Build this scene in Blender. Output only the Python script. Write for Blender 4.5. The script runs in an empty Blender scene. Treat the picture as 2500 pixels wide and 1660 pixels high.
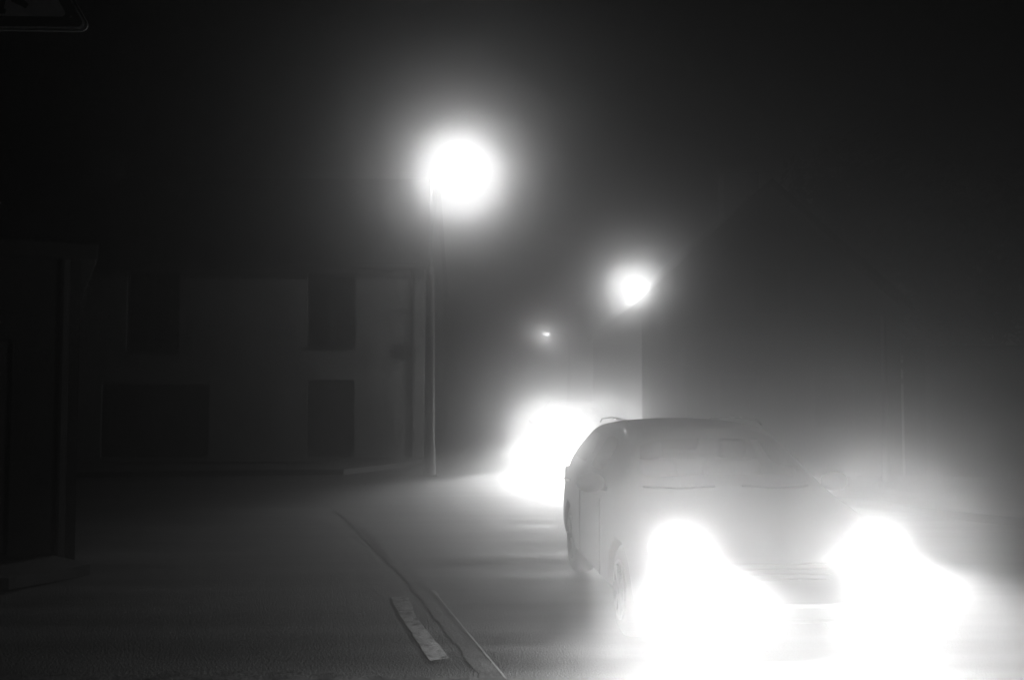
import bpy, bmesh, math, random
from mathutils import Vector, Matrix
R = math.radians
random.seed(7)
sc = bpy.context.scene
COL = sc.collection

# ------------------------------------------------------------------ camera, sky, exposure
cam_d = bpy.data.cameras.new('camera'); cam = bpy.data.objects.new('camera', cam_d); COL.objects.link(cam)
cam_d.lens = 35; cam_d.sensor_width = 36; cam_d.clip_start = 0.05; cam_d.clip_end = 2000
cam.location = (0, 0, 1.7); cam.rotation_euler = (R(90 + 2.9), 0, 0)
sc.camera = cam
w = bpy.data.worlds.new('World'); sc.world = w; w.use_nodes = True
wn = w.node_tree; bg = wn.nodes['Background']
sky = wn.nodes.new('ShaderNodeTexSky'); sky.sky_type = 'NISHITA'; sky.sun_disc = False
sky.sun_elevation = R(-4); sky.sun_rotation = R(200)
bw = wn.nodes.new('ShaderNodeRGBToBW')
wn.links.new(sky.outputs[0], bw.inputs[0]); wn.links.new(bw.outputs[0], bg.inputs[0])
bg.inputs[1].default_value = 0.001
sc.view_settings.view_transform = 'Standard'; sc.view_settings.look = 'None'
sc.view_settings.gamma = 1; sc.view_settings.exposure = 0; sc.view_settings.use_curve_mapping = False
sc.render.engine = 'CYCLES'
cy = sc.cycles
cy.use_denoising = True
cy.volume_bounces = 0; cy.max_bounces = 6; cy.diffuse_bounces = 2; cy.glossy_bounces = 2
cy.transmission_bounces = 3; cy.transparent_max_bounces = 8
cy.use_light_tree = False
cy.sample_clamp_indirect = 2.0; cy.sample_clamp_direct = 28     # soft shoulder in the brightest fog, as on film
cy.use_adaptive_sampling = False
cy.filter_width = 1.5

FOG = 0.09          # per metre
HG = .972             # strongly forward scattering, as water droplets do
LAMP1, LAMP2, LAMP3 = 500, 600, 28
HEAD_NEAR = (4500, 8500, 165)     # beam, spill, glow
HEAD_FAR = (0, 15000, 450)

# ------------------------------------------------------------------ helpers
def tag(o, label=None, cat=None, group=None, kind=None):
    if label: o['label'] = label
    if cat: o['category'] = cat
    if group: o['group'] = group
    if kind: o['kind'] = kind
    return o
def empty(name, loc=(0, 0, 0), rz=0, **k):
    o = bpy.data.objects.new(name, None); COL.objects.link(o)
    o.location = loc; o.rotation_euler = (0, 0, rz); o.empty_display_size = .2
    return tag(o, **k)
def link(name, me, mat=None, parent=None, smooth=False):
    o = bpy.data.objects.new(name, me); COL.objects.link(o)
    if mat: me.materials.append(mat)
    if parent: o.parent = parent
    if smooth:
        for p in me.polygons: p.use_smooth = True
    return o
def mk(name, bm, mat, parent=None, smooth=False):
    me = bpy.data.meshes.new(name); bm.normal_update(); bm.to_mesh(me); bm.free()
    return link(name, me, mat, parent, smooth)
def B(): return bmesh.new()
def box(bm, x0, x1, y0, y1, z0, z1, bev=0):
    vs = [bm.verts.new((x, y, z)) for z in (z0, z1) for y in (y0, y1) for x in (x0, x1)]
    fs = [bm.faces.new([vs[i] for i in f]) for f in ((0,2,3,1),(4,5,7,6),(0,1,5,4),(2,6,7,3),(0,4,6,2),(1,3,7,5))]
    if bev:
        es = list({e for f in fs for e in f.edges})
        bmesh.ops.bevel(bm, geom=es, offset=bev, segments=2, affect='EDGES', profile=.5)
def tube(bm, pts, rads, n=14, cap=True):
    rings = []
    for i, p in enumerate(pts):
        p = Vector(p)
        d = (Vector(pts[min(i+1, len(pts)-1)]) - Vector(pts[max(i-1, 0)])).normalized()
        a = d.cross(Vector((0, 1, 0)));
        if a.length < .1: a = d.cross(Vector((1, 0, 0)))
        a.normalize(); b = d.cross(a)
        r = rads[i] if isinstance(rads, (list, tuple)) else rads
        rings.append([bm.verts.new(p + a*r*math.cos(t*2*math.pi/n) + b*r*math.sin(t*2*math.pi/n)) for t in range(n)])
    for i in range(len(rings)-1):
        for t in range(n):
            bm.faces.new((rings[i][t], rings[i][(t+1) % n], rings[i+1][(t+1) % n], rings[i+1][t]))
    if cap:
        bm.faces.new(rings[0][::-1]); bm.faces.new(rings[-1])
def lathe(bm, prof, n=28, axis='x', c=(0,0,0)):
    # profile of (distance along the axis, radius)
    rings = []
    for (h, r) in prof:
        ring = []
        for t in range(n):
            a = t*2*math.pi/n
            v = {'x': (h, r*math.cos(a), r*math.sin(a)), 'y': (r*math.cos(a), h, r*math.sin(a)), 'z': (r*math.cos(a), r*math.sin(a), h)}[axis]
            ring.append(bm.verts.new(Vector(v) + Vector(c)))
        rings.append(ring)
    for i in range(len(rings)-1):
        for t in range(n):
            bm.faces.new((rings[i][t], rings[i][(t+1) % n], rings[i+1][(t+1) % n], rings[i+1][t]))
    bm.faces.new(rings[0][::-1]); bm.faces.new(rings[-1])
    bmesh.ops.recalc_face_normals(bm, faces=bm.faces)
def prism(bm, poly, y0, y1):          # polygon in x,z pushed along y
    a = [bm.verts.new((x, y0, z)) for x, z in poly]; b = [bm.verts.new((x, y1, z)) for x, z in poly]
    n = len(poly)
    bm.faces.new(a); bm.faces.new(b[::-1])
    for i in range(n): bm.faces.new((a[i], b[i], b[(i+1) % n], a[(i+1) % n]))
    bmesh.ops.recalc_face_normals(bm, faces=bm.faces)

def mat(name, v, rough=.7, metal=0, var=.25, scale=3, stretch=(1,1,1), bump=0, bscale=40, coat=0, detail=6, thr=None, v2=None, rvar=0):
    m = bpy.data.materials.new(name); m.use_nodes = True; nt = m.node_tree; N, L = nt.nodes, nt.links
    p = N['Principled BSDF']; p.inputs['Roughness'].default_value = rough; p.inputs['Metallic'].default_value = metal
    p.inputs['Coat Weight'].default_value = coat
    tc = N.new('ShaderNodeTexCoord'); mp = N.new('ShaderNodeMapping'); mp.inputs['Scale'].default_value = stretch
    L.new(tc.outputs['Object'], mp.inputs[0])
    nz = N.new('ShaderNodeTexNoise'); nz.inputs['Scale'].default_value = scale; nz.inputs['Detail'].default_value = detail
    L.new(mp.outputs[0], nz.inputs['Vector'])
    cr = N.new('ShaderNodeValToRGB'); e = cr.color_ramp.elements
    lo, hi = (v*(1-var), v*(1+var)) if v2 is None else (v, v2)
    e[0].position, e[1].position = (.3, .7) if thr is None else thr
    e[0].color = (lo, lo, lo, 1); e[1].color = (hi, hi, hi, 1)
    L.new(nz.outputs[0], cr.inputs[0]); L.new(cr.outputs[0], p.inputs['Base Color'])
    if rvar:
        mr = N.new('ShaderNodeMapRange'); mr.inputs[1].default_value = .35; mr.inputs[2].default_value = .65
        mr.inputs[3].default_value = max(.05, rough-rvar); mr.inputs[4].default_value = min(1, rough+rvar)
        n3 = N.new('ShaderNodeTexNoise'); n3.inputs['Scale'].default_value = scale*.6; n3.inputs['Detail'].default_value = 5
        L.new(mp.outputs[0], n3.inputs['Vector']); L.new(n3.outputs[0], mr.inputs[0]); L.new(mr.outputs[0], p.inputs['Roughness'])
    if bump:
        n2 = N.new('ShaderNodeTexNoise'); n2.inputs['Scale'].default_value = bscale; n2.inputs['Detail'].default_value = 4
        L.new(tc.outputs['Object'], n2.inputs['Vector'])
        bp = N.new('ShaderNodeBump'); bp.inputs['Strength'].default_value = bump; bp.inputs['Distance'].default_value = .02
        L.new(n2.outputs[0], bp.inputs['Height']); L.new(bp.outputs[0], p.inputs['Normal'])
    return m
def emit(name, s):
    m = bpy.data.materials.new(name); m.use_nodes = True; p = m.node_tree.nodes['Principled BSDF']
    p.inputs['Base Color'].default_value = (.8, .8, .8, 1)
    p.inputs['Emission Color'].default_value = (1, 1, 1, 1); p.inputs['Emission Strength'].default_value = s
    m.cycles.emission_sampling = 'NONE'      # the lamp objects inside carry the light
    return m
def glass_mat(name, tr=.75):
    m = bpy.data.materials.new(name); m.use_nodes = True; N, L = m.node_tree.nodes, m.node_tree.links
    N.clear(); o = N.new('ShaderNodeOutputMaterial'); mx = N.new('ShaderNodeMixShader'); t = N.new('ShaderNodeBsdfTransparent')
    g = N.new('ShaderNodeBsdfGlossy'); g.inputs['Roughness'].default_value = .08; g.inputs['Color'].default_value = (.6, .6, .6, 1)
    t.inputs[0].default_value = (tr, tr, tr, 1)
    f = N.new('ShaderNodeFresnel'); f.inputs[0].default_value = 1.5
    L.new(f.outputs[0], mx.inputs[0]); L.new(t.outputs[0], mx.inputs[1]); L.new(g.outputs[0], mx.inputs[2]); L.new(mx.outputs[0], o.inputs[0])
    return m

M = dict(
    asphalt=mat('asphalt', .008, .8, scale=1.0, stretch=(.35, 2.6, 1), v2=.11, bump=.9, thr=(.38, .72), detail=9, bscale=60, rvar=.12),
    patch=mat('asphalt_patch', .05, .8, scale=6, v2=.13, bump=.8, bscale=45, rvar=.15),
    paving=mat('paving', .09, .7, scale=5, bump=.4, bscale=30, rvar=.1),
    kerb=mat('kerb_stone', .035, .6, scale=7, bump=.3, bscale=30),
    ground=mat('ground', .04, .9, scale=1.5, bump=.5, bscale=12),
    paint=mat('road_paint', .22, .6, scale=9, v2=.42, thr=(.36, .58), bump=0, bscale=60),
    gutter=mat('gutter_concrete', .03, .75, scale=5, v2=.10, bump=.3, bscale=40),
    paint_thin=mat('thin_road_paint', .2, .6, scale=9, var=.2),
    tar=mat('joint_filler', .2, .35, scale=9, bump=.1, bscale=50),
    render_=mat('wall_render', .23, .85, scale=1.3, var=.18, bump=.25, bscale=25),
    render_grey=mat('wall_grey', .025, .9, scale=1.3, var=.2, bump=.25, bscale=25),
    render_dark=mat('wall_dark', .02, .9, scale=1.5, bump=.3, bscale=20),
    brick=mat('brick', .16, .85, scale=6, bump=.4, bscale=30),
    roof=mat('roof_tile', .045, .7, scale=6, bump=.6, bscale=14),
    wood=mat('dark_wood', .025, .6, scale=4, stretch=(6, 6, 1), bump=.2),
    frame=mat('window_frame', .05, .5, scale=6),
    pane=mat('dark_pane', .006, .25, scale=2),
    steel=mat('galvanised_steel', .22, .6, 0, scale=9, var=.15),
    iron=mat('painted_metal', .1, .5, .2, scale=6),
    car=mat('car_paint', .02, .35, .3, scale=4, var=.1, coat=.6),
    far_car=mat('car_paint_far', .12, .35, .3, scale=4, var=.1, coat=.6),
    plastic=mat('black_plastic', .02, .55, scale=8),
    rubber=mat('rubber', .018, .8, scale=12),
    rim=mat('alloy_rim', .12, .45, .8, scale=8, var=.1),
    chrome=mat('chrome', .8, .12, 1, scale=5, var=.05),
    seat=mat('seat_fabric', .03, .9, scale=20),
    bark=mat('bark', .06, .9, scale=8, bump=.6, bscale=20),
    leaf=mat('leaf', .05, .6, scale=2, var=.4),
    sign_red=mat('sign_red', .07, .4, scale=6, var=.1),
    sign_white=mat('sign_white', .85, .4, scale=14, var=.08),
    sign_black=mat('sign_black', .01, .5, scale=5),
    glass=glass_mat('car_glass', .6), screen=glass_mat('windscreen_glass', .3),
    lens=emit('lit_lens', 60), lamp_glow=emit('lit_lamp_glass', 130), small_glow=emit('lit_far_lamp_glass', 1500),
)

# ------------------------------------------------------------------ ground, road, kerbs
def worn(m, lo, hi, scale):
    # flakes of paint gone: the asphalt below shows through
    N, L = m.node_tree.nodes, m.node_tree.links
    p = N['Principled BSDF']; o = N['Material Output']; t = N.new('ShaderNodeBsdfTransparent'); mx = N.new('ShaderNodeMixShader')
    tc = N.new('ShaderNodeTexCoord'); n = N.new('ShaderNodeTexNoise'); n.inputs['Scale'].default_value = scale; n.inputs['Detail'].default_value = 9; n.inputs['Roughness'].default_value = .7
    r = N.new('ShaderNodeValToRGB'); r.color_ramp.elements[0].position = lo; r.color_ramp.elements[1].position = hi
    L.new(tc.outputs['Object'], n.inputs['Vector']); L.new(n.outputs[0], r.inputs[0]); L.new(r.outputs[0], mx.inputs[0])
    L.new(t.outputs[0], mx.inputs[1]); L.new(p.outputs[0], mx.inputs[2]); L.new(mx.outputs[0], o.inputs['Surface'])
worn(M['paint'], .33, .50, 11); worn(M['paint_thin'], .45, .58, 7); worn(M['patch'], .30, .52, 6)
def sheet(name, pts, z, m, kind='structure', thick=0):
    bm = B(); vs = [bm.verts.new((x, y, z)) for x, y in pts]; f = bm.faces.new(vs)
    if f.normal.z < 0 or True:
        bm.normal_update()
        if f.normal.z < 0: bmesh.ops.reverse_faces(bm, faces=[f])
    if thick:
        r = bmesh.ops.extrude_face_region(bm, geom=[f]); bmesh.ops.translate(bm, verts=[v for v in r['geom'] if isinstance(v, bmesh.types.BMVert)], vec=(0, 0, thick))
        bmesh.ops.recalc_face_normals(bm, faces=bm.faces)
    o = mk(name, bm, m); tag(o, kind=kind); return o
sheet('ground', [(-400, -60), (400, -60), (400, 600), (-400, 600)], -.03, M['ground'])
# carriageway: comes out of the far fog, bends to the right past the camera, with a side opening to the left
sheet('road', [(-30, -12), (22, -12), (16, 2), (10.5, 8), (6, 13), (3.6, 17), (2.5, 19.4), (2.5, 40), (2.5, 140), (-1.0, 140), (-1.0, 40),
               (-1.6, 26), (-3.4, 20.2), (-8, 19.6), (-30, 19.6)], 0, M['asphalt'])
# pavement before the houses and around the right-hand bend
def strip(name, line, wd, z0, z1, m, side=1):
    bm = B(); n = len(line); L = []
    for i, (x, y) in enumerate(line):
        a = Vector(line[max(0, i-1)]); b = Vector(line[min(n-1, i+1)]); d = (b-a).normalized(); nn = Vector((-d.y, d.x))*side
        L.append(((x, y), (x+nn.x*wd, y+nn.y*wd)))
    V = [[bm.verts.new((p[0][0], p[0][1], z0)), bm.verts.new((p[0][0], p[0][1], z1)), bm.verts.new((p[1][0], p[1][1], z1)), bm.verts.new((p[1][0], p[1][1], z0))] for p in L]
    for i in range(n-1):
        for k in range(3): bm.faces.new((V[i][k], V[i][k+1], V[i+1][k+1], V[i+1][k]))
    bm.faces.new(V[0]); bm.faces.new(V[-1][::-1])
    bmesh.ops.recalc_face_normals(bm, faces=bm.faces)
    o = mk(name, bm, m); tag(o, kind='structure'); return o
left_line = [(-30, 19.6), (-8, 19.6), (-3.4, 20.2), (-2.2, 22.5), (-1.4, 27), (-1.0, 40), (-1.0, 140)]
right_line = [(22, -12), (16, 2), (10.5, 8), (6, 13), (3.6, 17), (2.5, 19.4), (2.5, 40), (2.5, 140)]
strip('kerb', left_line, .14, -.02, .11, M['kerb']); strip('kerb', right_line, .14, -.02, .11, M['kerb'], -1)
off = lambda ln, s: [(x, y+.15) if y < 25 and s < 0 else (x+.15*s, y) for x, y in ln]
strip('pavement', [(-30, 19.75), (-8, 19.75), (-3.5, 20.35), (-2.35, 22.6), (-1.55, 27), (-1.15, 40), (-1.15, 140)], 1.7, -.02, .105, M['paving'])
strip('pavement', [(22.15, -12), (16.13, 2.08), (10.62, 8.1), (6.12, 13.1), (3.75, 17.05)], 1.7, -.02, .105, M['paving'], -1)
# forecourt strip on the left, before the dark garage
sheet('pavement', [(-14, 8.6), (-4.3, 8.6), (-3.9, 9.3), (-4.6, 9.9), (-14, 9.9)], 0.002, M['paving'], thick=.1)

def ragged(pts, amp, n=14):
    out = []
    for i in range(len(pts)):
        a = Vector(pts[i]); b = Vector(pts[(i+1) % len(pts)])
        for k in range(n):
            p = a.lerp(b, k/n); d = (b-a).normalized(); nn = Vector((-d.y, d.x))
            p = p + nn*random.gauss(0, amp); out.append((p.x, p.y))
    return out
# worn centre dash and further worn dashes
d0 = sheet('road_marking', ragged([(-1.00, 8.30), (-.86, 8.32), (-.70, 7.5), (-.40, 6.42), (-.52, 6.36), (-.84, 7.6)], .004, 10), .004, M['paint'])
d1 = sheet('road_marking', ragged([(-1.84, 12.3), (-1.76, 12.3), (-1.10, 9.75), (-1.16, 9.7)], .008), .004, M['paint_thin'])
d2 = sheet('road_marking', ragged([(-.10, 5.1), (.02, 5.12), (.5, 3.3), (.36, 3.26)], .012), .004, M['paint'])
# patched surface close to the camera
edge = [(-3.2 + i*.1, 6.03 + .1*math.sin((i-2)*.09) + random.gauss(0, .012) - (.10 if i > 21 else 0)) for i in range(34)]
sheet('road_patch', edge + [(1.2, 2.5), (-3.4, 2.5)], .006, M['patch'])
# sealed joint in the asphalt
ln = [(.7, 3), (.32, 4.55), (-.02, 5.9), (-.22, 6.72), (-.40, 7.45), (-.64, 8.45), (-1.2, 10.4), (-1.77, 12.3), (-2.7, 15.4)]
def along(ln, step):
    out = []
    for (x0, y0), (x1, y1) in zip(ln, ln[1:]):
        n = max(1, int(math.hypot(x1-x0, y1-y0)/step))
        out += [(x0+(x1-x0)*k/n, y0+(y1-y0)*k/n) for k in range(n)]
    return out + [ln[-1]]
pl = along(ln, .06); w1 = w2 = 0; L1_, L2_ = [], []
for x, y in pl:
    w1 = w1*.8 + random.gauss(0, .006); w2 = w2*.8 + random.gauss(0, .006)
    L1_.append((x - .155 + w1, y)); L2_.append((x - .012 + w2*.5, y))
sheet('gutter_strip', L1_ + L2_[::-1], .0025, M['gutter'])
pe = [q for q in pl if q[1] < 8.62]; e1, e2 = [], []
for i, (x, y) in enumerate(pe):
    hw = .004 + .004*random.random() + (.010 if y > 8.35 else 0)  # far tip of the joint widened to stand in for a bright glint
    e1.append((x - hw, y)); e2.append((x + hw, y))
sheet('road_joint', e1 + e2[::-1], .006, M['tar'])

# ------------------------------------------------------------------ buildings
def facade(bm, x0, x1, z0, z1, y, holes, depth=.14):
    xs = sorted({x0, x1, *[h[0] for h in holes], *[h[1] for h in holes]}); zs = sorted({z0, z1, *[h[2] for h in holes], *[h[3] for h in holes]})
    cache = {}
    def v(x, yy, z):
        k = (round(x, 4), round(yy, 4), round(z, 4))
        if k not in cache: cache[k] = bm.verts.new((x, yy, z))
        return cache[k]
    for i in range(len(xs)-1):
        for j in range(len(zs)-1):
            cx, cz = (xs[i]+xs[i+1])/2, (zs[j]+zs[j+1])/2
            if any(h[0] < cx < h[1] and h[2] < cz < h[3] for h in holes): continue
            bm.faces.new((v(xs[i], y, zs[j]), v(xs[i+1], y, zs[j]), v(xs[i+1], y, zs[j+1]), v(xs[i], y, zs[j+1])))
    for a, b, c, d in holes:
        for p, q in (((a, c), (b, c)), ((b, c), (b, d)), ((b, d), (a, d)), ((a, d), (a, c))):
            bm.faces.new([bm.verts.new(t) for t in ((p[0], y, p[1]), (q[0], y, q[1]), (q[0], y+depth, q[1]), (p[0], y+depth, p[1]))])
def window(parent, a, b, c, d, y, cross=True):
    bm = B(); t = .05
    box(bm, a, a+t, y+.08, y+.13, c, d); box(bm, b-t, b, y+.08, y+.13, c, d)
    box(bm, a+t, b-t, y+.08, y+.13, c, c+t); box(bm, a+t, b-t, y+.08, y+.13, d-t, d)
    if cross: box(bm, (a+b)/2-.025, (a+b)/2+.025, y+.085, y+.125, c+t, d-t)
    f = mk('window', bm, M['frame'], parent)
    bm = B(); box(bm, a+t, b-t, y+.1, y+.11, c+t, d-t); mk('pane', bm, M['pane'], f)
    bm = B(); box(bm, a-.06, b+.06, y-.05, y+.078, c-.055, c-.002); mk('sill', bm, M['kerb'], f)
    return f
def boards_door(name, parent, a, b, c, d, y, m, n=5, horiz=False):
    bm = B()
    for k in range(n):
        if horiz: box(bm, a+.01, b-.01, y+.09, y+.12, c+(d-c)*k/n+.006, c+(d-c)*(k+1)/n-.006)
        else: box(bm, a+(b-a)*k/n+.006, a+(b-a)*(k+1)/n-.006, y+.09, y+.12, c+.01, d-.01)
    box(bm, a+.005, b-.005, y+.121, y+.135, c, d)
    o = mk(name, bm, m, parent)
    bm = B(); tube(bm, [(b-.14, y+.09, c+1.0), (b-.14, y+.04, c+1.0), (b-.24, y+.04, c+1.0)], .012, 8); mk('handle', bm, M['steel'], o)
    return o
D = 24.0
px = lambda x: (x-1250)/2431*D
hz = lambda y: 1.7 + (953-y)/2431*D
def cottage():
    h = empty('terraced_house', (-5, D, 0), label='long pale rendered house with garage doors and dark upper windows, behind the left lamp post', cat='house')
    y = 0; X = lambda x: px(x)+5
    ups = [(X(306), X(436), hz(858), hz(661)), (X(748), X(868), hz(848), hz(664))]
    gar = (X(248), X(512), .1, hz(938)); door = (X(750), X(866), .1, hz(927))
    x0, x1, eave = X(-60), X(1034), hz(638)
    bm = B(); facade(bm, x0, x1, 0, eave, y, ups+[gar, door])
    # gable ends, back
    ridge, dp = eave+2.6, 7.0
    for x in (x0, x1):
        vs = [bm.verts.new(t) for t in ((x, 0, 0), (x, dp, 0), (x, dp, eave), (x, dp/2, ridge), (x, 0, eave))]; bm.faces.new(vs)
    bm.faces.new([bm.verts.new(t) for t in ((x0, dp, 0), (x1, dp, 0), (x1, dp, eave), (x0, dp, eave))])
    mk('wall', bm, M['render_'], h)
    bm = B(); ov = .3
    for s in (0, 1):
        ya, yb = (-.35, dp/2) if s == 0 else (dp+.35, dp/2)
        za = eave - .35*2.6/3.5 + .06; zb = ridge + .06
        p = [(x0-ov, ya, za), (x1+ov*.4, ya, za), (x1+ov*.4, yb, zb), (x0-ov, yb, zb)]
        a = [bm.verts.new(t) for t in p]; b = [bm.verts.new((t[0], t[1], t[2]+.12)) for t in p]
        bm.faces.new(a); bm.faces.new(b)
        for i in range(4): bm.faces.new((a[i], a[(i+1) % 4], b[(i+1) % 4], b[i]))
    bmesh.ops.recalc_face_normals(bm, faces=bm.faces)
    rf = mk('roof', bm, M['roof'], h)
    bm = B(); box(bm, x0+1.2, x0+2.0, dp/2-.4, dp/2+.4, ridge-.6, ridge+.7, .02); box(bm, x0+1.12, x0+2.08, dp/2-.48, dp/2+.48, ridge+.701, ridge+.8); mk('chimney', bm, M['brick'], rf)
    bm = B(); tube(bm, [(x0-.2, -.42, eave-.18), (x1+.1, -.42, eave-.18)], .06, 10); mk('gutter', bm, M['frame'], h)
    bm = B(); tube(bm, [(x1-.25, -.40, eave-.2), (x1-.25, -.07, eave-.5), (x1-.25, -.07, .1)], .045, 10); mk('drainpipe', bm, M['frame'], h)
    for u in ups: window(h, *u, y)
    boards_door('garage_door', h, *gar, y, M['wood'], 9, True)
    boards_door('door', h, *door, y, M['wood'], 6)
    bm = B(); box(bm, X(962), X(1016), -.06, -.002, hz(876), hz(844), .006); mk('wall_plate', bm, M['wood'], h)
cottage()

def lean_to():
    # steep narrow roofed wing left of the house
    X = lambda x: px(x)
    h = empty('side_wing', (X(150), D-.9, 0), label='narrow dark wing with steep slanting roof edge, at the pale house left end', cat='outbuilding')
    bm = B(); prism(bm, [(-1.6, 0), (.32, 0), (.32, 2.35), (-1.6, 2.35)], 0, .85); mk('wall', bm, M['render_'], h)
    bm = B(); prism(bm, [(-1.7, 2.35), (.52, 2.35), (.12, 5.1), (-.15, 5.1), (-1.0, 3.4)], -.1, .8); mk('roof', bm, M['roof'], h)
lean_to()

def garage():
    # dark flat-roofed building close on the left, front 10 m away
    h = empty('flat_roofed_garage', (-4.35, 10.0, 0), R(25), label='black flat roofed garage with wide double doors, close at the left edge of the photo', cat='garage')
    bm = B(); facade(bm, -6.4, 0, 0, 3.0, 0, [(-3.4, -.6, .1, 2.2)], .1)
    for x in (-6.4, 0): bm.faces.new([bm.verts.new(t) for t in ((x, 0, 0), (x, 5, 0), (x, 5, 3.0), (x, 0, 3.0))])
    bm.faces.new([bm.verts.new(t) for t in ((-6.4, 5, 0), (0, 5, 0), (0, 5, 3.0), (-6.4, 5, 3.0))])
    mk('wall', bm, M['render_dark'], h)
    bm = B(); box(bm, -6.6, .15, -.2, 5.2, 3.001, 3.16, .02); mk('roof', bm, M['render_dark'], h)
    for a, b in ((-3.4, -2.005), (-1.995, -.6)):
        boards_door('door', h, a, b, .1, 2.2, -.02, M['wood'], 7)
    bm = B(); tube(bm, [(-.14, -.05, 3.0), (-.14, -.05, .05)], .045, 10); mk('drainpipe', bm, M['frame'], h)
garage()

def gable_house():
    dd = 20.0; X = lambda x: (x-1250)/2431*dd
    h = empty('gabled_house', (X(1567), dd, 0), label='house with its gable end to the road, its roof cutting across a street lamp glow', cat='house')
    W, e, rg = 5.2, 3.4, 5.75
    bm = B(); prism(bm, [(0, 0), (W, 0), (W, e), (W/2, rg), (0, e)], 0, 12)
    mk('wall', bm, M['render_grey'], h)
    bm = B()
    for s in (-1, 1):
        cx = W/2; p0 = (cx + s*(W/2+.15), e-.136); p1 = (cx, rg+.02)
        prism(bm, [p0, p1, (p1[0], p1[1]+.16), (p0[0], p0[1]+.16)], -.3, 12.3)
    rf = mk('roof', bm, M['roof'], h)
    bm = B(); box(bm, W/2-.4, W/2+.4, 2.4, 3.1, rg-.3, rg+.9, .02); mk('chimney', bm, M['brick'], rf)
    for (a, b, c, d) in ((1.5, 2.35, .9, 2.0), (3.4, 4.25, .9, 2.0), (2.2, 3.0, 3.2, 4.2)):
        bm = B(); box(bm, a, b, -.04, -.002, c, d); f = mk('window', bm, M['frame'], h)
        bm = B(); box(bm, a+.06, b-.06, -.05, -.041, c+.06, d-.06); mk('pane', bm, M['pane'], f)
    bm = B(); tube(bm, [(.82, -.09, 2.6), (.82, -.09, .0)], .06, 12); mk('drainpipe', bm, M['kerb'], h, True)
gable_house()

def garden_wall():
    h = empty('garden_wall', (7.9, 20.1, 0), R(-20), label='long rendered garden wall with coping and piers, along the road under the trees on the right', cat='wall')
    bm = B(); box(bm, 0, 16, 0, .22, 0, 2.5); mk('wall', bm, M['brick'], h)
    bm = B(); box(bm, -.04, 16.04, -.05, .27, 2.501, 2.58, .01); mk('coping', bm, M['kerb'], h)
    for x in (0.2, 3.4, 6.6, 9.8):
        bm = B(); box(bm, x-.2, x+.2, -.1, -.001, 0, 2.5); box(bm, x-.22, x+.22, -.12, .3, 2.581, 2.72); mk('pier', bm, M['kerb'], h)
# ------------------------------------------------------------------ trees
def tree(x, y, hgt, rad, label, seed, nleaf=15000, trunk=.2):
    rnd = random.Random(seed)
    t = empty('tree', (x, y, 0), label=label, cat='tree', group='trees behind the garden wall')
    bm = B()
    pts = [(0, 0, 0), (.05, .03, hgt*.2), (-.05, .1, hgt*.42), (.1, 0, hgt*.65), (.05, .05, hgt*.88)]
    tube(bm, pts, [trunk, trunk*.8, trunk*.6, trunk*.35, trunk*.1], 10)
    tips = []
    for k in range(16):
        z = hgt*rnd.uniform(.3, .8); a = rnd.uniform(0, 6.283); l = rad*rnd.uniform(.55, 1.0)*(1.15-z/hgt*.5)
        p0 = Vector((0, 0, z)); p1 = p0+Vector((math.cos(a)*l*.5, math.sin(a)*l*.5, l*.3)); p2 = p0+Vector((math.cos(a)*l, math.sin(a)*l, l*.45))
        tube(bm, [p0, p1, p2], [trunk*.35, trunk*.2, trunk*.06], 6, False); tips += [p1, p2, p2.lerp(p1, .5)]
    for k in range(6): tips.append(Vector((rnd.uniform(-.3, .3)*rad, rnd.uniform(-.3, .3)*rad, hgt*rnd.uniform(.8, .98))))
    mk('trunk', bm, M['bark'], t)
    vs, fs = [], []
    cl = [(p + Vector([rnd.gauss(0, .25) for _ in range(3)]), rnd.uniform(.35, .75)*rad/2.4) for p in tips for _ in range(2)]
    for i in range(nleaf):
        c, r = rnd.choice(cl)
        p = c + Vector([rnd.gauss(0, 1) for _ in range(3)])*r*.6
        u = Vector([rnd.gauss(0, 1) for _ in range(3)]).normalized(); v = u.orthogonal().normalized()
        s = rnd.uniform(.08, .19); n = len(vs)
        vs += [p-u*s, p+v*s*.55, p+u*s, p-v*s*.55]; fs.append((n, n+1, n+2, n+3))
    me = bpy.data.meshes.new('crown'); me.from_pydata(vs, [], fs)
    link('crown', me, M['leaf'], t)
garden_wall()
tree(9.2, 24.5, 7.4, 3.0, 'dark rounded tree next to the gabled house, behind the left end of the garden wall', 1)
tree(13.6, 22.0, 8.6, 3.4, 'tallest dark tree, in the middle of the row behind the garden wall', 2)
tree(13.2, 15.8, 6.6, 2.7, 'nearest dark leafy tree, at the right edge of the photo behind the garden wall', 3)

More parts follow.
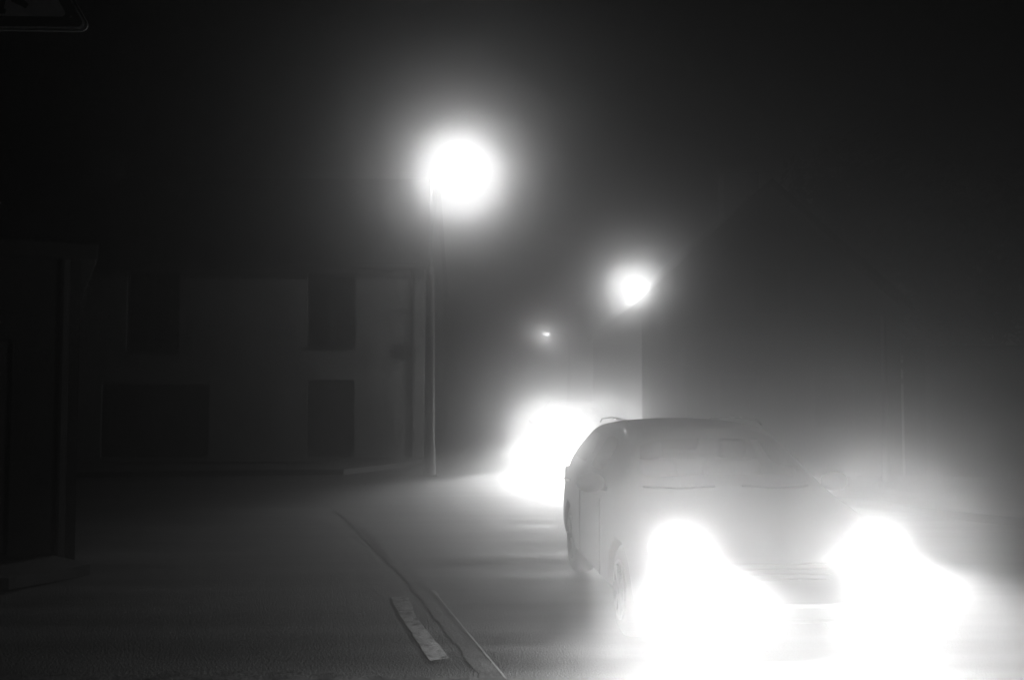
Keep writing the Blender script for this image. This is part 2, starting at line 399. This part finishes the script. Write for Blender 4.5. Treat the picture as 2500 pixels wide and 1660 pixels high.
# ------------------------------------------------------------------ street lamps
def point(name, parent, loc, power, rad=.08):
    l = bpy.data.lights.new(name, 'POINT'); l.energy = power; l.shadow_soft_size = rad
    o = bpy.data.objects.new(name, l); COL.objects.link(o); o.parent = parent; o.location = loc; return o
def lamp(x, y, h, arm, power, label, lower=4.2, glow='lamp_glow', gl=1.0):
    t = empty('street_lamp', (x, y, 0), label=label, cat='street lamp', group='street lamps along the road')
    sg = 1 if arm >= 0 else -1; a = abs(arm)
    bm = B(); tube(bm, [(0, 0, 0), (0, 0, .9), (0, 0, lower-.12), (0, 0, lower)], [.13, .1, .085, .05], 16); box(bm, -.17, .17, -.17, .17, .0, .03)
    mk('lower_pole', bm, M['steel'], t, False)
    bm = B(); tube(bm, [(0, 0, lower-.02), (0, 0, h-.25), (sg*.06, 0, h-.08), (sg*.2, 0, h+.02), (sg*(a-.2), 0, h+.1)], [.04, .036, .034, .03, .028], 12)
    mk('upper_pole', bm, M['steel'], t, True)
    # flat tapering head with a glass bowl below
    bm = B()
    secs = [(-.34, .05, .03), (-.2, .10, .06), (.05, .16, .08), (.28, .13, .06), (.38, .06, .03)]
    rings = []
    for s, wd, ht in secs:
        ring = []
        for k in range(10):
            an = math.pi*k/9
            ring.append(bm.verts.new((sg*(a+s), wd*math.cos(an), h+.06+ht*math.sin(an))))
        rings.append(ring)
    for i in range(4):
        for k in range(9): bm.faces.new((rings[i][k], rings[i][k+1], rings[i+1][k+1], rings[i+1][k]))
        bm.faces.new((rings[i][9], rings[i][0], rings[i+1][0], rings[i+1][9]))
    bm.faces.new(rings[0]); bm.faces.new(rings[-1]); bmesh.ops.recalc_face_normals(bm, faces=bm.faces)
    hd = mk('lamp_head', bm, M['iron'], t, False)
    bm = B(); bmesh.ops.create_uvsphere(bm, u_segments=16, v_segments=8, radius=1)
    bmesh.ops.scale(bm, verts=bm.verts, vec=(.2*gl, .11*gl, .085*gl)); bmesh.ops.translate(bm, verts=bm.verts, vec=(sg*(a+.04), 0, h+.02))
    mk('lamp_glass', bm, M[glow], hd, True)
    point('lamp_light', t, (sg*(a+.04), -.02, h-.16), power)
    return t
lamp(-1.65, 20, 6.22, .56, LAMP1, 'street lamp with the biggest glow, its stepped pole at the pale house corner')
lamp(5.85, 33, 5.22, -1.75, LAMP2, 'street lamp further off whose glow is cut by the slope of the gabled roof', lower=3.0)
lamp(2.3, 40, 3.95, -.9, LAMP3, 'most distant street lamp, a small bright point low in the fog', glow='small_glow', gl=.75, lower=2.4)

# slim unlit pole on the right verge
t = empty('utility_pole', (6.5, 17.4, 0), label='slim unlit pole standing by itself on the right, beyond the near car', cat='pole')
bm = B(); tube(bm, [(0, 0, 0), (0, 0, 1.1), (0, 0, 3.0)], [.07, .055, .045], 12); mk('shaft', bm, M['steel'], t)
bm = B(); box(bm, -.1, .1, -.1, .1, 0, .13, .01); mk('base', bm, M['kerb'], t)

# ------------------------------------------------------------------ warning sign, upper left
def sign():
    t = empty('warning_sign', (-2.70, 5.02, 0), R(2), label='triangular warning sign with dark border and striding figures, at the upper left corner', cat='traffic sign')
    S = 1.08; hgt = S*math.sqrt(3)/2; z0 = 3.545; yy = 0
    def tri(s, r, y0, y1, name, m, cz, parent=t):
        # rounded triangle with side s
        c = [(-s/2, -s*math.sqrt(3)/6), (s/2, -s*math.sqrt(3)/6), (0, s*math.sqrt(3)/3)]
        poly = []
        for i, (cx, cy) in enumerate(c):
            L = math.hypot(cx, cy); k = (L-2*r)/L; ox, oy = cx*k, cy*k
            a0 = math.atan2(cy, cx)
            for q in range(7):
                a = a0 + R(-60 + 20*q); poly.append((ox+r*math.cos(a), cz+oy+r*math.sin(a)))
        bm = B(); prism(bm, poly, y0, y1); return mk(name, bm, m, parent)
    cz = z0 + S*math.sqrt(3)/6
    pl = tri(S, .035, 0, .012, 'plate', M['iron'], cz)
    tri(S-.04, .028, -.004, -.001, 'edge_line', M['sign_white'], cz, pl)
    tri(S-.065, .024, -.008, -.005, 'border', M['sign_red'], cz, pl)
    tri(S-.245, .02, -.012, -.009, 'field', M['sign_white'], cz, pl)
    # two striding figures
    bm = B(); zf = z0+.092
    def limb(pts, r): 
        for i in range(len(pts)-1):
            a, b = Vector(pts[i]), Vector(pts[i+1]); d = (b-a).normalized(); n = Vector((-d.y, d.x))
            q = [a-n*r[i], b-n*r[i+1], b+n*r[i+1], a+n*r[i]]
            prism(bm, [(p.x, p.y) for p in q], -.016-.0005*(len(bm.faces) % 5), -.013)
    for ox, s in ((.10, .8), (-.12, 1.0)):
        limb([(ox, zf+.17*s), (ox+.05*s, zf+.09*s), (ox+.115*s, zf+.055*s), (ox+.14*s, zf+.035*s)], [.026, .02, .016, .014])
        limb([(ox, zf+.17*s), (ox-.02*s, zf+.08*s), (ox-.03*s, zf+.005), (ox+.005*s, zf)], [.026, .02, .015, .012])
        limb([(ox, zf+.32*s), (ox, zf+.16*s)], [.035, .03])
        limb([(ox, zf+.31*s), (ox+.07*s, zf+.24*s), (ox+.12*s, zf+.27*s)], [.016, .013, .011])
        limb([(ox, zf+.31*s), (ox-.07*s, zf+.22*s)], [.016, .012])
        prism(bm, [(ox+.01+.036*s*math.cos(k*.5236), zf+.37*s+.036*s*math.sin(k*.5236)) for k in range(12)], -.016, -.013)
    mk('pictogram', bm, M['sign_black'], pl)
    for q in (-1, 1):
        bm = B(); tube(bm, [(q*(S/2-.105), -.006, z0+.07), (q*(S/2-.105), -.013, z0+.07)], .008, 10); mk('bolt', bm, M['chrome'], pl)
    bm = B(); tube(bm, [(0, .05, 0), (0, .05, z0+.75)], .032, 14); mk('post', bm, M['steel'], t, True)
sign()

# ------------------------------------------------------------------ cars
def eval_mesh(o):
    dg = bpy.context.evaluated_depsgraph_get(); dg.update()
    return bpy.data.meshes.new_from_object(o.evaluated_get(dg))
L_ = 4.15; HX, HZ = .635, .70
def car_shell():
    # x from front, half width, z bottom, z mid, w belt, z belt, w cantrail, z cantrail, z top
    S = [(0.02, .60, .26, .44, .58, .60, .52, .64, .66),
         (0.10, .74, .21, .48, .73, .68, .64, .74, .76),
         (0.40, .84, .19, .50, .82, .80, .72, .86, .89),
         (0.75, .865, .19, .52, .84, .87, .74, .92, .95),
         (1.08, .875, .19, .54, .85, .92, .74, .965, 1.0),
         (1.72, .88, .19, .55, .86, .955, .60, 1.37, 1.415),
         (2.10, .88, .19, .55, .86, .965, .585, 1.41, 1.455),
         (2.50, .88, .19, .55, .86, .975, .58, 1.415, 1.465),
         (3.10, .88, .19, .55, .86, .985, .575, 1.40, 1.45),
         (3.62, .87, .20, .55, .85, 1.0, .565, 1.355, 1.40),
         (3.98, .84, .22, .55, .81, .98, .64, 1.01, 1.03),
         (4.08, .81, .25, .55, .78, .84, .66, .86, .875),
         (4.13, .74, .30, .50, .70, .70, .60, .72, .73)]
    bm = B(); rings = []
    for (x, w_, zb, zm, wb, zbelt, wc, zc, zt) in S:
        half = [(w_*.55, zb), (w_*.9, zb+.01), (w_, zb+.09), (w_*1.0, zm), (wb, zbelt), (wc, zc), (wc*.55, zt-.012)]
        ring = [(0, zb)] + half + [(0, zt)] + [(-a, b) for a, b in half[::-1]]
        rings.append([bm.verts.new((a, x-L_/2, b)) for a, b in ring])
    n = len(rings[0])
    F = {}
    for i in range(len(rings)-1):
        for j in range(n):
            F[i, j] = bm.faces.new((rings[i][j], rings[i][(j+1) % n], rings[i+1][(j+1) % n], rings[i+1][j]))
    bm.faces.new(rings[0][::-1]); bm.faces.new(rings[-1])
    # ring: 0 c, 1..7 right (5 belt,6 cantrail,7 near top), 8 top, 9..15 left ; face j spans j..j+1
    groups = [([(4, 6), (4, 7), (4, 8), (4, 9)], 1), ([(9, 6), (9, 7), (9, 8), (9, 9)], 2),
              ([(5, 5), (6, 5)], 3), ([(7, 5), (8, 5)], 3), ([(5, 10), (6, 10)], 3), ([(7, 10), (8, 10)], 3)]
    bmesh.ops.recalc_face_normals(bm, faces=bm.faces)
    for ks, mi in groups:
        fs = [F[k] for k in ks]
        bmesh.ops.inset_region(bm, faces=fs, thickness=.045, depth=-.004, use_even_offset=True)
        for f in fs: f.material_index = mi
    return bm
def build_car(name, paint, label, loc, rz):
    t = empty(name, loc, rz, label=label, cat='car')
    bm = car_shell(); me = bpy.data.meshes.new('tmp'); bm.to_mesh(me); bm.free()
    for k in range(4): me.materials.append(M['car'])
    o = bpy.data.objects.new('tmp', me); COL.objects.link(o)
    md = o.modifiers.new('s', 'SUBSURF'); md.levels = 3; md.render_levels = 3
    bm = B()
    for yy in (.80-L_/2, 3.30-L_/2):
        for s in (-1, 1):
            lathe(bm, [(s*.60, .345), (s*1.0, .345)], 36, 'x', (0, yy, .31))
    cm = bpy.data.meshes.new('cut'); bm.to_mesh(cm); bm.free(); cm.materials.append(M['plastic']); co = bpy.data.objects.new('cut', cm); COL.objects.link(co)
    b = o.modifiers.new('b', 'BOOLEAN'); b.object = co; b.operation = 'DIFFERENCE'; b.solver = 'EXACT'
    full = eval_mesh(o)
    bpy.data.objects.remove(o); bpy.data.objects.remove(co)
    names = {0: 'body', 1: 'windscreen', 2: 'rear_window', 3: 'side_window'}
    def island_split(mi):
        b2 = B(); b2.from_mesh(full)
        bmesh.ops.delete(b2, geom=[f for f in b2.faces if f.material_index != mi], context='FACES')
        return b2
    for mi in range(4):
        b2 = island_split(mi)
        if mi == 3:
            todo = set(b2.faces); isl = []
            while todo:
                st = [todo.pop()]; cur = set(st)
                while st:
                    f = st.pop()
                    for e in f.edges:
                        for g in e.link_faces:
                            if g in todo: todo.discard(g); cur.add(g); st.append(g)
                isl.append(sorted(f.index for f in cur))
            for ids in isl:
                b3 = B(); b3.from_mesh(full); b3.faces.ensure_lookup_table()
                b4 = b2.copy(); b4.faces.ensure_lookup_table(); keep = set(ids)
                bmesh.ops.delete(b4, geom=[f for i, f in enumerate(b4.faces) if i not in keep], context='FACES'); b3.free()
                mm = bpy.data.meshes.new('side_window'); b4.to_mesh(mm); b4.free(); mm.materials.clear(); link('side_window', mm, M['glass'], t, True)
            b2.free()
        else:
            mm = bpy.data.meshes.new(names[mi]); b2.to_mesh(mm); b2.free(); mm.materials.clear()
            for p in mm.polygons: p.material_index = 0
            ob = link(names[mi], mm, (paint, M['screen'], M['glass'])[mi], t, True)
            if mi == 0: body = ob
    f0 = -L_/2
    for yy in (.80-L_/2, 3.30-L_/2):
        for s in (-1, 1):
            bm = B(); lathe(bm, [(-.10, .20), (-.105, .27), (-.085, .305), (-.04, .315), (.04, .315), (.085, .305), (.105, .27), (.10, .20)], 36, 'x', (s*.745, yy, .315))
            wh = mk('wheel', bm, M['rubber'], t, True)
            bm = B(); lathe(bm, [(s*.06, .20), (s*.115, .205), (s*.115, .18), (s*.09, .17)], 32, 'x', (s*.745, yy, .315))
            for k in range(7):
                a = k*2*math.pi/7; ca, sa = math.cos(a), math.sin(a)
                q = [(.02, -.022), (.19, -.03), (.19, .03), (.02, .022)]
                lo = [bm.verts.new((s*.835, yy+u*ca-v*sa, .315+u*sa+v*ca)) for u, v in q]; hi = [bm.verts.new((s*.862, yy+u*ca-v*sa, .315+u*sa+v*ca)) for u, v in q]
                bm.faces.new(lo[::-1]); bm.faces.new(hi)
                for i in range(4): bm.faces.new((lo[i], lo[(i+1) % 4], hi[(i+1) % 4], hi[i]))
            lathe(bm, [(s*.085, .035), (s*.122, .03)], 14, 'x', (s*.745, yy, .315))
            mk('rim', bm, M['rim'], wh)
    for s in (-1, 1):
        # headlight: clear shell, bright core
        bm = B(); bmesh.ops.create_uvsphere(bm, u_segments=24, v_segments=12, radius=1)
        bmesh.ops.scale(bm, verts=bm.verts, vec=(.17, .13, .095)); bmesh.ops.rotate(bm, verts=bm.verts, cent=(0, 0, 0), matrix=Matrix.Rotation(R(s*22), 3, 'Z'))
        bmesh.ops.translate(bm, verts=bm.verts, vec=(s*(HX-.01), f0+.15, HZ)); hl = mk('headlight', bm, M['rim'], t, True)
        bm = B(); lathe(bm, [(-.02, .075), (-.03, .06), (-.036, .03)], 20, 'y', (s*HX, f0+.035, HZ)); mk('bulb_lens', bm, M['lens'], hl, True)
        # mirror
        bm = B(); bmesh.ops.create_uvsphere(bm, u_segments=16, v_segments=10, radius=1); bmesh.ops.scale(bm, verts=bm.verts, vec=(.11, .06, .075))
        bmesh.ops.translate(bm, verts=bm.verts, vec=(s*.955, f0+1.42, 1.0)); tube(bm, [(s*.83, f0+1.45, .95), (s*.93, f0+1.43, .97)], .02, 8)
        mk('wing_mirror', bm, paint, t, True)
        # roof rail, door handles, tail lamp, door seams
        bm = B(); tube(bm, [(s*.56, f0+1.95, 1.42), (s*.555, f0+2.05, 1.452), (s*.54, f0+2.8, 1.462), (s*.535, f0+3.35, 1.432), (s*.535, f0+3.45, 1.40)], .009, 8); mk('roof_rail', bm, M['chrome'], t, True)
        for hx in (2.42, 3.28):
            bm = B(); tube(bm, [(s*.865, f0+hx-.1, .86), (s*.905, f0+hx-.07, .865), (s*.905, f0+hx+.07, .865), (s*.865, f0+hx+.1, .86)], .013, 8); mk('door_handle', bm, M['chrome'], t, True)
        bm = B(); box(bm, min(s*.66, s*.80), max(s*.66, s*.80), f0+3.98, f0+4.12, .72, .93, .03); mk('tail_lamp', bm, M['sign_red'], t, True)
        for sx in (1.48, 2.52):
            bm = B(); box(bm, min(s*.874, s*.884), max(s*.874, s*.884), f0+sx-.006, f0+sx+.006, .30, .88); mk('door_seam', bm, M['plastic'], body)
        bm = B(); tube(bm, [(s*.1, f0+1.04, 1.005), (s*.35, f0+1.02, .995), (s*.62, f0+1.10, 1.0)], .01, 6); mk('wiper', bm, M['plastic'], t)
        # seats
        bm = B(); box(bm, s*.36-.24, s*.36+.24, f0+2.05, f0+2.2, .55, 1.12, .05); box(bm, s*.36-.12, s*.36+.12, f0+2.08, f0+2.18, 1.13, 1.28, .04); box(bm, s*.36-.25, s*.36+.25, f0+1.65, f0+2.1, .4, .549, .04)
        mk('seat', bm, M['seat'], t, True)
    bm = B(); box(bm, -.62, .62, f0+2.95, f0+3.1, .5, 1.08, .05); mk('rear_seat', bm, M['seat'], t, True)
    bm = B(); box(bm, -.7, .7, f0+1.16, f0+1.4, .62, .95, .05); mk('dashboard', bm, M['plastic'], t, True)
    bm = B()
    for k in range(4): box(bm, -.34, .34, f0-.012, f0+.06, .50+k*.032, .518+k*.032)
    mk('grille', bm, M['plastic'], t)
    bm = B(); box(bm, -.48, .48, f0-.006, f0+.1, .27, .36, .02); mk('air_intake', bm, M['plastic'], t, True)
    bm = B(); box(bm, -.55, .55, f0+4.05, f0+4.16, .34, .52, .03); mk('rear_bumper', bm, M['plastic'], t, True)
    return t
def beams(t, beam, spill, glow, tilt=-3.5, spread=2.6, flat=2.4, size2=46, aim=0):
    f0 = -L_/2
    for s in (-1, 1):
        # dipped beam: a flat bright cone and a wide soft one on the road, plus the light the lens throws everywhere
        for nm, pw, size, tl, wide in (('headlight_beam', beam, 13, tilt, flat), ('headlight_spill', spill, size2, tilt-14, spread)):
            if not pw: continue
            l = bpy.data.lights.new(nm, 'SPOT'); l.energy = pw; l.spot_size = R(size); l.spot_blend = 1.0; l.shadow_soft_size = .05
            o = bpy.data.objects.new(nm, l); COL.objects.link(o); o.parent = t
            o.location = (s*HX, f0-.06, HZ)
            o.rotation_euler = (Vector((math.sin(R(aim)), -math.cos(R(aim)), math.tan(R(tl))))).to_track_quat('-Z', 'Y').to_euler(); o.scale = (wide, 1, 1)
        point('headlight_glow', t, (s*HX, f0-.10, HZ), glow, .06)
car1 = build_car('oncoming_car', M['car'], 'dark hatchback with dazzling headlights, nearest car, filling the lower right', (1.50, 8.36, 0), R(4.5))
beams(car1, *HEAD_NEAR, aim=4)
car2 = build_car('oncoming_car', M['far_car'], 'car farther back, lost in its own headlight glare behind the dark hatchback', (1.45, 23.95, 0), R(0))
beams(car2, *HEAD_FAR, spread=1.8, flat=2.4, size2=40, aim=-15)

# ------------------------------------------------------------------ fog
bm = B(); box(bm, -45, 45, -8, 135, -1.03, 12.5)
m = bpy.data.materials.new('haze'); m.use_nodes = True; N, L = m.node_tree.nodes, m.node_tree.links
N.clear(); out = N.new('ShaderNodeOutputMaterial'); pv = N.new('ShaderNodeVolumePrincipled')
pv.inputs['Color'].default_value = (.96, .96, .96, 1); pv.inputs['Density'].default_value = FOG; pv.inputs['Anisotropy'].default_value = HG
L.new(pv.outputs[0], out.inputs['Volume'])
tag(mk('haze', bm, m), kind='stuff')
